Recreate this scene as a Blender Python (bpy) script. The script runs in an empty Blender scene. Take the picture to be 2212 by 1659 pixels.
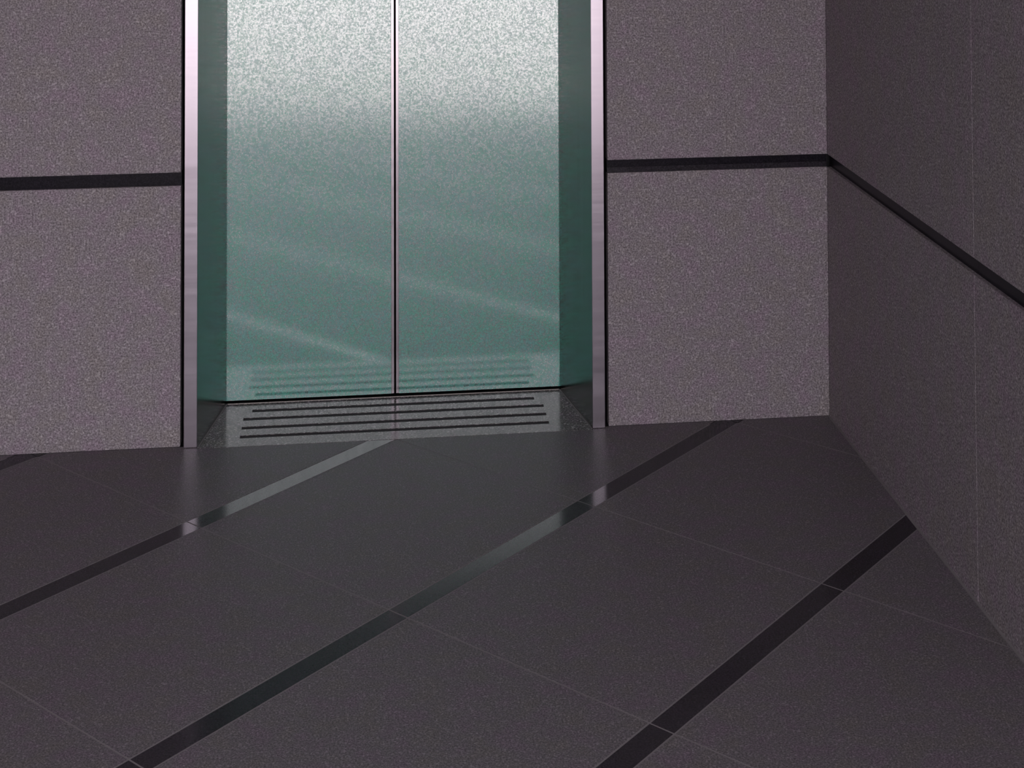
import bpy, bmesh, math, random
from mathutils import Vector, Matrix

# ------------------------------------------------------------------ camera, world, light, exposure
SC = bpy.context.scene
COL = SC.collection
random.seed(4)

XO = -0.7822                      # puts the meeting line of the lift doors at x = 0
cam_d = bpy.data.cameras.new('camera'); cam = bpy.data.objects.new('camera', cam_d); COL.objects.link(cam)
SC.camera = cam
F_PX, PX, PY = 3341.3, 1146.56, -496.08
YAW, PITCH, ROLL = 0.1119, 0.0319, -0.0039
cam_d.sensor_fit = 'HORIZONTAL'; cam_d.sensor_width = 36.0
cam_d.lens = 36.0 * F_PX / 2212.0
cam_d.shift_x = (1106.0 - PX) / 2212.0
cam_d.shift_y = -(829.5 - PY) / 2212.0      # a lens shifted down: upright lines stay upright
fwd = Vector((math.sin(YAW) * math.cos(PITCH), math.cos(YAW) * math.cos(PITCH), math.sin(PITCH)))
rgt = Vector((math.cos(YAW), -math.sin(YAW), 0)); up = rgt.cross(fwd)
r2 = rgt * math.cos(ROLL) + up * math.sin(ROLL); u2 = -rgt * math.sin(ROLL) + up * math.cos(ROLL)
M = Matrix((r2, u2, -fwd)).transposed().to_4x4()
M.translation = Vector((0.6762 + XO, -4.138, 1.62))
cam.matrix_world = M
cam_d.clip_start = 0.02

SC.view_settings.view_transform = 'Standard'
SC.view_settings.look = 'None'
SC.view_settings.gamma = 1.0
SC.view_settings.use_curve_mapping = False
SC.view_settings.exposure = 1.92

world = bpy.data.worlds.new('overcast_sky'); SC.world = world; world.use_nodes = True
wn = world.node_tree; bg = wn.nodes['Background']
bg.inputs['Color'].default_value = (0.97, 0.93, 1.0, 1)
bg.inputs['Strength'].default_value = 1.0

sun_d = bpy.data.lights.new('sun', 'SUN'); sun = bpy.data.objects.new('sun', sun_d); COL.objects.link(sun)
sun_d.energy = 0.75; sun_d.angle = math.radians(20); sun_d.color = (1.0, 0.95, 0.93)
sun.rotation_euler = Vector((0.1, -0.13, -0.8)).to_track_quat('-Z', 'Y').to_euler()      # high over the forecourt: it reaches only the forecourt
sun.location = (0, 2, 8)

# ------------------------------------------------------------------ measurements (metres)
X_RW = 1.9512 + XO           # face of the right wall
XT1, XT2, XT3, XT4 = 0.2300 + XO, 0.2646 + XO, 1.2984 + XO, 1.3327 + XO     # casings
XSL, XSR = 0.2212 + XO, 1.3440 + XO          # edges of the stone cladding beside the door
XD1, XD2 = 0.3148 + XO, 1.2493 + XO          # door opening at the leaves
YT, YD = -0.0128, 0.2839     # casing face, door face
G0, G1 = 0.6704, 0.7038      # recessed dark course
COURSE = 0.7038
H_CEIL = 2.45
H_DOOR = 2.10
Y_EDGE = -3.68               # edge of the roof over the lobby
Y_RW = Y_EDGE                # the side wall runs out to the roof edge
X_ROOF = X_RW + 0.3
X_LW = -2.1                  # left end of the lobby, drawn in to dim the right wall

# ------------------------------------------------------------------ node helpers
def new_mat(name):
    m = bpy.data.materials.new(name); m.use_nodes = True
    nt = m.node_tree
    return m, nt, nt.nodes['Principled BSDF']

def N(nt, kind, **kw):
    n = nt.nodes.new(kind)
    for k, v in kw.items():
        setattr(n, k, v)
    return n

def ramp(nt, fac, stops):
    r = N(nt, 'ShaderNodeValToRGB')
    el = r.color_ramp.elements
    while len(el) < len(stops): el.new(0.5)
    for e, (p, c) in zip(el, stops):
        e.position = p; e.color = (*c, 1) if len(c) == 3 else c
    nt.links.new(fac, r.inputs['Fac'])
    return r.outputs['Color']

def mapping(nt, scale=(1, 1, 1)):
    g = N(nt, 'ShaderNodeNewGeometry')
    mp = N(nt, 'ShaderNodeMapping'); mp.inputs['Scale'].default_value = scale
    nt.links.new(g.outputs['Position'], mp.inputs['Vector'])
    return mp.outputs['Vector']

def noise(nt, vec, scale, detail=2.0, rough=0.5):
    n = N(nt, 'ShaderNodeTexNoise'); n.inputs['Scale'].default_value = scale
    n.inputs['Detail'].default_value = detail; n.inputs['Roughness'].default_value = rough
    nt.links.new(vec, n.inputs['Vector'])
    return n.outputs['Fac']

def mixc(nt, fac, a, b, mode='MIX'):
    m = N(nt, 'ShaderNodeMix', data_type='RGBA', blend_type=mode)
    if isinstance(fac, (int, float)): m.inputs[0].default_value = fac
    else: nt.links.new(fac, m.inputs[0])
    for s, v in ((6, a), (7, b)):
        if isinstance(v, tuple): m.inputs[s].default_value = (*v, 1)
        else: nt.links.new(v, m.inputs[s])
    return m.outputs[2]

def bump(nt, h, strength, dist, bsdf):
    b = N(nt, 'ShaderNodeBump'); b.inputs['Strength'].default_value = strength; b.inputs['Distance'].default_value = dist
    nt.links.new(h, b.inputs['Height']); nt.links.new(b.outputs['Normal'], bsdf.inputs['Normal'])

def granite(name, dark, mid, light, rough, grain=210.0, spark=0.5, tint=0.5, bumpy=0.0, spec=0.5):
    """speckled stone: dark mica, grey quartz, pale feldspar"""
    m, nt, b = new_mat(name)
    v = mapping(nt)
    n1 = noise(nt, v, grain, 3.0, 0.8)
    base = ramp(nt, n1, [(0.35, dark), (0.50, mid), (0.66, light)])
    vo = N(nt, 'ShaderNodeTexVoronoi'); vo.inputs['Scale'].default_value = grain * 1.15
    nt.links.new(v, vo.inputs['Vector'])
    sep = N(nt, 'ShaderNodeSeparateColor'); nt.links.new(vo.outputs['Color'], sep.inputs['Color'])
    pale = ramp(nt, sep.outputs['Red'], [(0.86, (0, 0, 0)), (0.97, (1, 1, 1))])
    bw = N(nt, 'ShaderNodeRGBToBW'); nt.links.new(pale, bw.inputs['Color'])
    sc = N(nt, 'ShaderNodeMath', operation='MULTIPLY'); sc.inputs[1].default_value = spark
    nt.links.new(bw.outputs['Val'], sc.inputs[0])
    c = mixc(nt, sc.outputs[0], base, tuple(min(1, x * 1.9) for x in light))
    # slow drift of hue, rosy to green-brown
    n2 = noise(nt, v, 16, 2.0)
    hue = ramp(nt, n2, [(0.35, (1.07, 0.94, 1.06)), (0.5, (1, 1, 1)), (0.65, (1.0, 1.0, 0.92))])
    c = mixc(nt, tint, c, hue, 'MULTIPLY')
    nt.links.new(c, b.inputs['Base Color'])
    b.inputs['Roughness'].default_value = rough
    b.inputs['Specular IOR Level'].default_value = spec
    if bumpy: bump(nt, n1, bumpy, 0.0006, b)
    return m

def plain(name, col, rough, metallic=0.0, spec=0.5):
    m, nt, b = new_mat(name)
    b.inputs['Base Color'].default_value = (*col, 1)
    b.inputs['Roughness'].default_value = rough
    b.inputs['Metallic'].default_value = metallic
    b.inputs['Specular IOR Level'].default_value = spec
    v = mapping(nt)
    r = ramp(nt, noise(nt, v, 35, 3.0), [(0.3, (max(0, rough - 0.05),) * 3), (0.7, (min(1, rough + 0.05),) * 3)])
    nt.links.new(r, b.inputs['Roughness'])
    return m

def brushed(name, col, rough, scale, strength=0.15, var=1.0):
    """metal with a fine straight grain; scale is small along the grain"""
    m, nt, b = new_mat(name)
    b.inputs['Metallic'].default_value = 1.0
    v = mapping(nt, scale)
    n = noise(nt, v, 1.0, 3.0, 0.6)
    c = ramp(nt, n, [(0.3, tuple(x * (1 - 0.1 * var) for x in col)), (0.7, tuple(min(1, x * (1 + 0.06 * var)) for x in col))])
    nt.links.new(c, b.inputs['Base Color'])
    r = ramp(nt, n, [(0.3, (rough - 0.05,) * 3), (0.7, (rough + 0.05,) * 3)])
    nt.links.new(r, b.inputs['Roughness'])
    if strength: bump(nt, n, strength, 0.0004, b)
    return m

def door_metal(name):
    """sheet metal with a pebbled two-tone finish: matt green-blue mixed by noise with bright steel"""
    m, nt, b = new_mat(name)
    v = mapping(nt)
    n1 = noise(nt, v, 210, 2.0, 0.7)
    b.inputs['Base Color'].default_value = (0.56, 0.575, 0.56, 1)
    b.inputs['Metallic'].default_value = 1.0
    b.inputs['Roughness'].default_value = 0.115
    d = N(nt, 'ShaderNodeBsdfPrincipled')
    d.inputs['Roughness'].default_value = 0.45
    col = ramp(nt, noise(nt, v, 30, 2.0), [(0.38, (0.12, 0.42, 0.375)), (0.62, (0.08, 0.45, 0.33))])
    nt.links.new(col, d.inputs['Base Color'])
    fac = ramp(nt, n1, [(0.37, (0.24,) * 3), (0.63, (0.72,) * 3)])
    mx = N(nt, 'ShaderNodeMixShader')
    nt.links.new(fac, mx.inputs[0]); nt.links.new(d.outputs[0], mx.inputs[1]); nt.links.new(b.outputs[0], mx.inputs[2])
    nt.links.new(mx.outputs[0], nt.nodes['Material Output'].inputs['Surface'])
    return m

GR_WALL = granite('wall_granite', (0.105, 0.088, 0.098), (0.268, 0.233, 0.249), (0.47, 0.42, 0.44), 0.62, 230, 0.27, 0.7, spec=0.3)
GR_FLOOR = granite('floor_granite', (0.075, 0.067, 0.072), (0.146, 0.131, 0.141), (0.275, 0.25, 0.265), 0.46, 290, 0.25, 0.8, spec=0.18)
GR_SILL = granite('threshold_granite', (0.03, 0.027, 0.028), (0.11, 0.094, 0.099), (0.42, 0.375, 0.385), 0.16, 210, 0.5, 0.8, spec=0.15)
GR_DARK = granite('black_granite', (0.018, 0.015, 0.019), (0.030, 0.026, 0.032), (0.05, 0.045, 0.055), 0.13, 260, 0.12, 0.5, spec=0.27)
GR_BAND = granite('black_band_granite', (0.008, 0.007, 0.010), (0.014, 0.012, 0.016), (0.026, 0.022, 0.03), 0.25, 260, 0.1, 0.5, spec=0.12)
GROUT = plain('grout', (0.23, 0.21, 0.215), 0.85)
BLACK = plain('dark_recess', (0.006, 0.005, 0.007), 0.7)
RUBBER = plain('anti_slip_insert', (0.075, 0.065, 0.07), 0.8, spec=0.1)
CASING = brushed('satin_steel', (0.57, 0.507, 0.56), 0.22, (3, 3, 60), 0.0, 0.6)
JAMB = brushed('brushed_steel', (0.38, 0.385, 0.375), 0.20, (160, 160, 1.2), 0.0, 0.5)
DOORM = door_metal('blasted_steel')
EDGE = plain('polished_edge', (0.55, 0.49, 0.52), 0.2, 1.0)
CEIL = plain('soffit_paint', (0.30, 0.27, 0.28), 0.7)
PAVING = granite('forecourt_paving', (0.40, 0.38, 0.37), (0.48, 0.46, 0.45), (0.56, 0.54, 0.52), 0.7, 60, 0.1, 0.3)
STEEL = plain('sill_metal', (0.5, 0.45, 0.42), 0.3, 1.0)

# ------------------------------------------------------------------ object helpers
def link(name, bm, mat, parent=None, bevel=0.0):
    bmesh.ops.recalc_face_normals(bm, faces=bm.faces)
    me = bpy.data.meshes.new(name); bm.to_mesh(me); bm.free()
    me.materials.append(mat)
    o = bpy.data.objects.new(name, me); COL.objects.link(o)
    if parent is not None: o.parent = parent
    if bevel:
        md = o.modifiers.new('edge', 'BEVEL'); md.width = bevel; md.segments = 2; md.limit_method = 'ANGLE'
    return o

def root(name, label, cat=None, kind=None):
    o = bpy.data.objects.new(name, None); COL.objects.link(o)
    o.empty_display_size = 0.1
    o['label'] = label
    if cat: o['category'] = cat
    if kind: o['kind'] = kind
    return o

def add_box(bm, x0, x1, y0, y1, z0, z1):
    v = [bm.verts.new((x, y, z)) for x in (x0, x1) for y in (y0, y1) for z in (z0, z1)]
    for f in ((0, 1, 3, 2), (4, 6, 7, 5), (0, 4, 5, 1), (2, 3, 7, 6), (0, 2, 6, 4), (1, 5, 7, 3)):
        bm.faces.new([v[i] for i in f])
    return bm

def box(name, mat, dims, parent=None, bevel=0.0):
    return link(name, add_box(bmesh.new(), *dims), mat, parent, bevel)

def add_prism(bm, poly, z0, z1):
    a = [bm.verts.new((x, y, z0)) for x, y in poly]; b = [bm.verts.new((x, y, z1)) for x, y in poly]
    bm.faces.new(a[::-1]); bm.faces.new(b)
    n = len(poly)
    for i in range(n): bm.faces.new((a[i], a[(i + 1) % n], b[(i + 1) % n], b[i]))

def clip(poly, nx, ny, c):
    """keep the part of a polygon where nx*x + ny*y <= c"""
    out = []
    for i in range(len(poly)):
        p, q = poly[i], poly[(i + 1) % len(poly)]
        dp = nx * p[0] + ny * p[1] - c; dq = nx * q[0] + ny * q[1] - c
        if dp <= 0: out.append(p)
        if dp * dq < 0:
            t = dp / (dp - dq); out.append((p[0] + t * (q[0] - p[0]), p[1] + t * (q[1] - p[1])))
    return out

def area(poly):
    return abs(sum(poly[i][0] * poly[(i + 1) % len(poly)][1] - poly[(i + 1) % len(poly)][0] * poly[i][1] for i in range(len(poly)))) / 2

# ------------------------------------------------------------------ floor: square grid turned 45 degrees, one dark inlay per row
S2 = math.sqrt(0.5)
STEP = 0.6455
U_STRIP = (0.5109 + XO * S2, 0.5645 + XO * S2)       # (x - y) / sqrt 2 of the two sides of a strip
V_JOINT = 0.5360 + XO * S2                            # (x + y) / sqrt 2 of a cross joint
GAP = 0.0038
floor = root('floor', 'dark grey speckled granite floor of diagonal tiles with narrow black inlay strips', kind='structure')
fb = bmesh.new()
add_box(fb, X_LW, X_RW, Y_EDGE, -0.02, -0.06, -0.0004)
link('grout_bed', fb, GROUT, floor)
Y_SILL = -0.0215

def floor_piece(name, mat, u0, u1, v0, v1):
    q = [((v + u) * S2, (v - u) * S2) for u, v in ((u0, v0), (u1, v0), (u1, v1), (u0, v1))]
    for c in ((1, 0, X_RW - 0.007), (-1, 0, -X_LW), (0, -1, -Y_EDGE)): q = clip(q, *c) if len(q) > 2 else q
    if len(q) < 3: return
    bm = bmesh.new(); n = 0
    for lo, hi, ymax in ((-99, XT2, -0.002), (XT2, XT3, Y_SILL), (XT3, 99, -0.002)):
        p = clip(q, -1, 0, -lo); p = clip(p, 1, 0, hi) if len(p) > 2 else p; p = clip(p, 0, 1, ymax) if len(p) > 2 else p
        # drop doubled corners
        r = []
        for a in p:
            if not r or (abs(a[0] - r[-1][0]) + abs(a[1] - r[-1][1])) > 1e-5: r.append(a)
        if len(r) > 2 and area(r) > 2e-5: add_prism(bm, r, -0.02, 0.0); n += 1
    if n: link(name, bm, mat, floor)
    else: bm.free()

for i in range(-7, 9):
    for j in range(-10, 6):
        v0, v1 = V_JOINT + j * STEP + GAP / 2, V_JOINT + (j + 1) * STEP - GAP / 2
        a, b = U_STRIP[0] + i * STEP, U_STRIP[1] + i * STEP
        floor_piece('inlay_strip', GR_DARK, a + GAP / 2, b - GAP / 2, v0, v1)
        floor_piece('floor_tile', GR_FLOOR, b + GAP / 2, a + STEP - GAP / 2, v0, v1)
# pale sealant line where the floor meets the right wall
box('sealant_line', GROUT, (X_RW - 0.006, X_RW, Y_RW, -0.002, -0.01, 0.0005), floor)

# ------------------------------------------------------------------ back wall
TH = 0.03            # thickness of the cladding slabs
def courses():
    z = 0.0; k = 0
    while z < H_CEIL - 0.05:
        yield (z - (0.0013 if k == 0 else 0.0), min(H_CEIL, (k + 1) * COURSE - (G1 - G0)), min(H_CEIL, (k + 1) * COURSE))
        k += 1; z = k * COURSE

wb = root('wall_back', 'grey-purple speckled granite wall around the lift doors', kind='structure')
bb = bmesh.new()
add_box(bb, X_LW, XSL - 0.0, TH, 0.42, 0, H_CEIL); add_box(bb, XSR, X_RW + 0.3, TH, 0.42, 0, H_CEIL)
add_box(bb, XSL, XSR, TH, 0.42, H_DOOR + 0.07, H_CEIL)
add_box(bb, XSL, XSR, 0.42, 0.46, -0.06, H_CEIL)
link('backing', bb, BLACK, wb)
LEFT_JOINTS = [XSL, XSL - 1.35, X_LW]
for z0, z1, z2 in courses():
    for a, b in zip(LEFT_JOINTS[1:], LEFT_JOINTS[:-1]):
        box('granite_slab', GR_WALL, (a + 0.001, b - 0.001, 0.0, TH, z0 + 0.001, z1), wb, 0.0012)
    box('granite_slab', GR_WALL, (XSR, X_RW, 0.0, TH, z0 + 0.001, z1), wb, 0.0012)
    if z0 > H_DOOR: box('granite_slab', GR_WALL, (XSL, XSR, 0.0, TH, z0 + 0.001, z1), wb, 0.0012)
    if z2 > z1:
        box('black_course', GR_BAND, (X_LW, XSL, 0.010, TH, z1, z2), wb)
        box('black_course', GR_BAND, (XSR, X_RW, 0.010, TH, z1, z2), wb)
        # narrow bead lying along the foot of the dark course
        box('course_bead', GR_DARK, (XSR, X_RW, 0.006, 0.010, z1, z1 + 0.014), wb)

# ------------------------------------------------------------------ right wall
wr = root('wall_right', 'dark granite side wall meeting the floor in the right corner', kind='structure')
box('backing', BLACK, (X_RW + TH, X_RW + 0.3, Y_RW, TH, 0, H_CEIL), wr)
RJ = [0.0, -1.012, -2.024, -3.036, Y_RW]
for z0, z1, z2 in courses():
    for a, b in zip(RJ[1:], RJ[:-1]):
        box('granite_slab', GR_WALL, (X_RW, X_RW + TH, a + 0.0012, b - (0.0012 if b else 0.0), z0 + 0.001, z1), wr, 0.0008)
        if z2 > z1: box('black_course', GR_BAND, (X_RW + 0.010, X_RW + TH, a + 0.001, b - (0.001 if b else -0.01), z1, z2), wr)
    for a in RJ[1:-1]:
        box('joint_filler', GROUT, (X_RW + 0.0012, X_RW + TH, a - 0.0012, a + 0.0012, z0 + 0.001, z1), wr)

# ------------------------------------------------------------------ left wall, ceiling, forecourt (outside the frame)
wl = box('wall_left', GR_FLOOR, (X_LW - 0.3, X_LW, -6.5, 0.42, 0, 3.4)); wl['kind'] = 'structure'  # unseen; wing added beyond the roof edge to cut sky light from the left
wl['label'] = 'speckled granite wall closing the left end of the lobby, extended past it to block the sky'
ce = box('ceiling', CEIL, (X_LW - 0.1, X_ROOF, Y_EDGE, 0.46, H_CEIL, H_CEIL + 0.3)); ce['kind'] = 'structure'
ce['label'] = 'plain grey soffit over the lift lobby'
box('sub_floor', BLACK, (X_LW - 0.1, X_RW + 0.3, Y_EDGE, 0.46, -0.3, -0.06), floor)
box('sub_floor', BLACK, (X_LW - 0.1, X_RW + 0.3, -0.02, 0.46, -0.06, -0.041), floor)
box('sub_floor', BLACK, (X_LW - 0.1, XT2 - 0.02, -0.019, 0.46, -0.041, -0.0004), floor)
box('sub_floor', BLACK, (XT3 + 0.02, X_RW + 0.3, -0.019, 0.46, -0.041, -0.0004), floor)
box('sub_floor', BLACK, (X_RW, X_RW + 0.3, Y_EDGE, -0.019, -0.06, -0.0004), floor)
fa = root('trim_4', 'plain beam along the outer edge of the lobby roof', kind='structure')
box('edge_beam', CEIL, (X_LW, X_ROOF, Y_EDGE - 0.12, Y_EDGE + 0.06, 2.38, H_CEIL + 0.3), fa)
gd = box('ground', PAVING, (-30, 30, -40, Y_EDGE, -0.3, -0.01)); gd['kind'] = 'structure'
gd['label'] = 'pale open forecourt paving in front of the lobby'

# ------------------------------------------------------------------ lift door frame: casings with splayed jambs
def splay(name, mat, xa, xb, parent, side, z1):
    """jamb panel from the casing (xa at YT) back to the leaf (xb at YD)"""
    bm = bmesh.new()
    t = 0.012 * side
    add_prism(bm, [(xa, YT + 0.002), (xb, YD - 0.002), (xb + t, YD - 0.002), (xa + t, YT + 0.002)], 0.001, z1)
    return link(name, bm, mat, parent)

t1 = root('trim_1', 'pale satin steel casing left of the lift doors', kind='structure')
box('casing_face', CASING, (XT1, XT2, YT, 0.02, 0.0005, H_DOOR + 0.035), t1, 0.0012)
splay('jamb_panel', JAMB, XT2, XD1, t1, -1, H_DOOR)
t2 = root('trim_2', 'pale satin steel casing right of the lift doors', kind='structure')
box('casing_face', CASING, (XT3, XT4, YT, 0.02, 0.0005, H_DOOR + 0.035), t2, 0.0012)
splay('jamb_panel', JAMB, XT3, XD2, t2, 1, H_DOOR)
t3 = root('trim_3', 'steel head casing above the lift doors', kind='structure')
box('casing_face', CASING, (XT2, XT3, YT, 0.02, H_DOOR, H_DOOR + 0.035), t3, 0.0012)
hb = bmesh.new(); add_prism(hb, [(XT2, YT + 0.002), (XT3, YT + 0.002), (XD2, YD + 0.02), (XD1, YD + 0.02)], H_DOOR, H_DOOR + 0.012)
link('head_panel', hb, JAMB, t3)
sb = bmesh.new(); add_box(sb, XT1 + 0.002, XT4 - 0.002, 0.02, 0.40, H_DOOR + 0.036, H_DOOR + 0.07)
link('shadow_gap', sb, BLACK, t3)

# ------------------------------------------------------------------ door leaves
GAPD = 0.0024
ZB = 0.0080
def leaf(name, x0, x1, edge_side, label):
    d = root(name, label, kind='structure')
    e = 0.0085
    if edge_side > 0:
        box('door_panel', DOORM, (x0, x1 - e, YD, YD + 0.035, ZB, H_DOOR + 0.05), d)
        box('leading_edge', EDGE, (x1 - e, x1, YD + 0.0006, YD + 0.035, ZB, H_DOOR + 0.05), d, 0.0006)
    else:
        box('door_panel', DOORM, (x0 + e, x1, YD, YD + 0.035, ZB, H_DOOR + 0.05), d)
        box('leading_edge', EDGE, (x0, x0 + e, YD + 0.0006, YD + 0.035, ZB, H_DOOR + 0.05), d, 0.0006)
    return d
leaf('door_1', XD1 - 0.06, -GAPD, 1, 'left leaf of the green-grey speckled metal lift doors')
leaf('door_2', GAPD, XD2 + 0.06, -1, 'right leaf of the green-grey speckled metal lift doors')

# ------------------------------------------------------------------ threshold with four anti-slip grooves
th = root('threshold', 'polished stone threshold with four dark grooves, under the closed lift doors', cat='threshold')
XG0, XG1 = 0.3695 + XO, 1.1885 + XO
GY = [0.0450, 0.1045, 0.1655, 0.2225]
GW = 0.019
def sill_x(y):
    t = (y - YT) / (YD - YT)
    return XT2 + t * (XD1 - XT2), XT3 + t * (XD2 - XT3)
bm = bmesh.new()
ys = [-0.0185]
for g in GY: ys += [g - GW / 2, g + GW / 2]
ys.append(YD - 0.004)
for k in range(len(ys) - 1):
    ya, yb = ys[k], ys[k + 1]
    la, ra = sill_x(max(ya, YT)); lb, rb = sill_x(yb)
    if k % 2 == 0:
        add_prism(bm, [(la, ya), (ra, ya), (rb, yb), (lb, yb)], -0.04, 0.0)
    else:
        dx = 0.02 if k == 7 else 0.0
        a, b = XG0 + dx, XG1 - dx
        add_prism(bm, [(la, ya), (a, ya), (a, yb), (lb, yb)], -0.04, 0.0)
        add_prism(bm, [(b, ya), (ra, ya), (rb, yb), (b, yb)], -0.04, 0.0)
        add_prism(bm, [(a, ya), (b, ya), (b, yb), (a, yb)], -0.04, -0.006)
bmesh.ops.remove_doubles(bm, verts=bm.verts, dist=1e-5)
link('threshold_stone', bm, GR_SILL, th)
for k, g in enumerate(GY):
    dx = 0.0 if k < 3 else 0.02
    box('anti_slip_groove', RUBBER, (XG0 + dx, XG1 - dx, g - GW / 2, g + GW / 2, -0.006, -0.0012), th)
box('metal_nosing', STEEL, (XD1 + 0.001, XD2 - 0.001, YD - 0.0035, YD - 0.001, -0.02, 0.0012), th)
box('door_track', BLACK, (XD1 - 0.05, XD2 + 0.05, YD - 0.001, YD + 0.07, -0.03, -0.004), th)
box('grout_joint', GROUT, (XT2, XT3, -0.0215, -0.0185, -0.02, -0.0006), th)
# slim sealant lines where the jambs stand on the stone
for xa, xb, s in ((XT2, XD1, 1), (XT3, XD2, -1)):
    bm = bmesh.new(); add_prism(bm, [(xa, YT), (xa + 0.004 * s, YT), (xb + 0.004 * s, YD - 0.004), (xb, YD - 0.004)], 0.0, 0.0012)
    link('sealant_line', bm, GROUT, th)
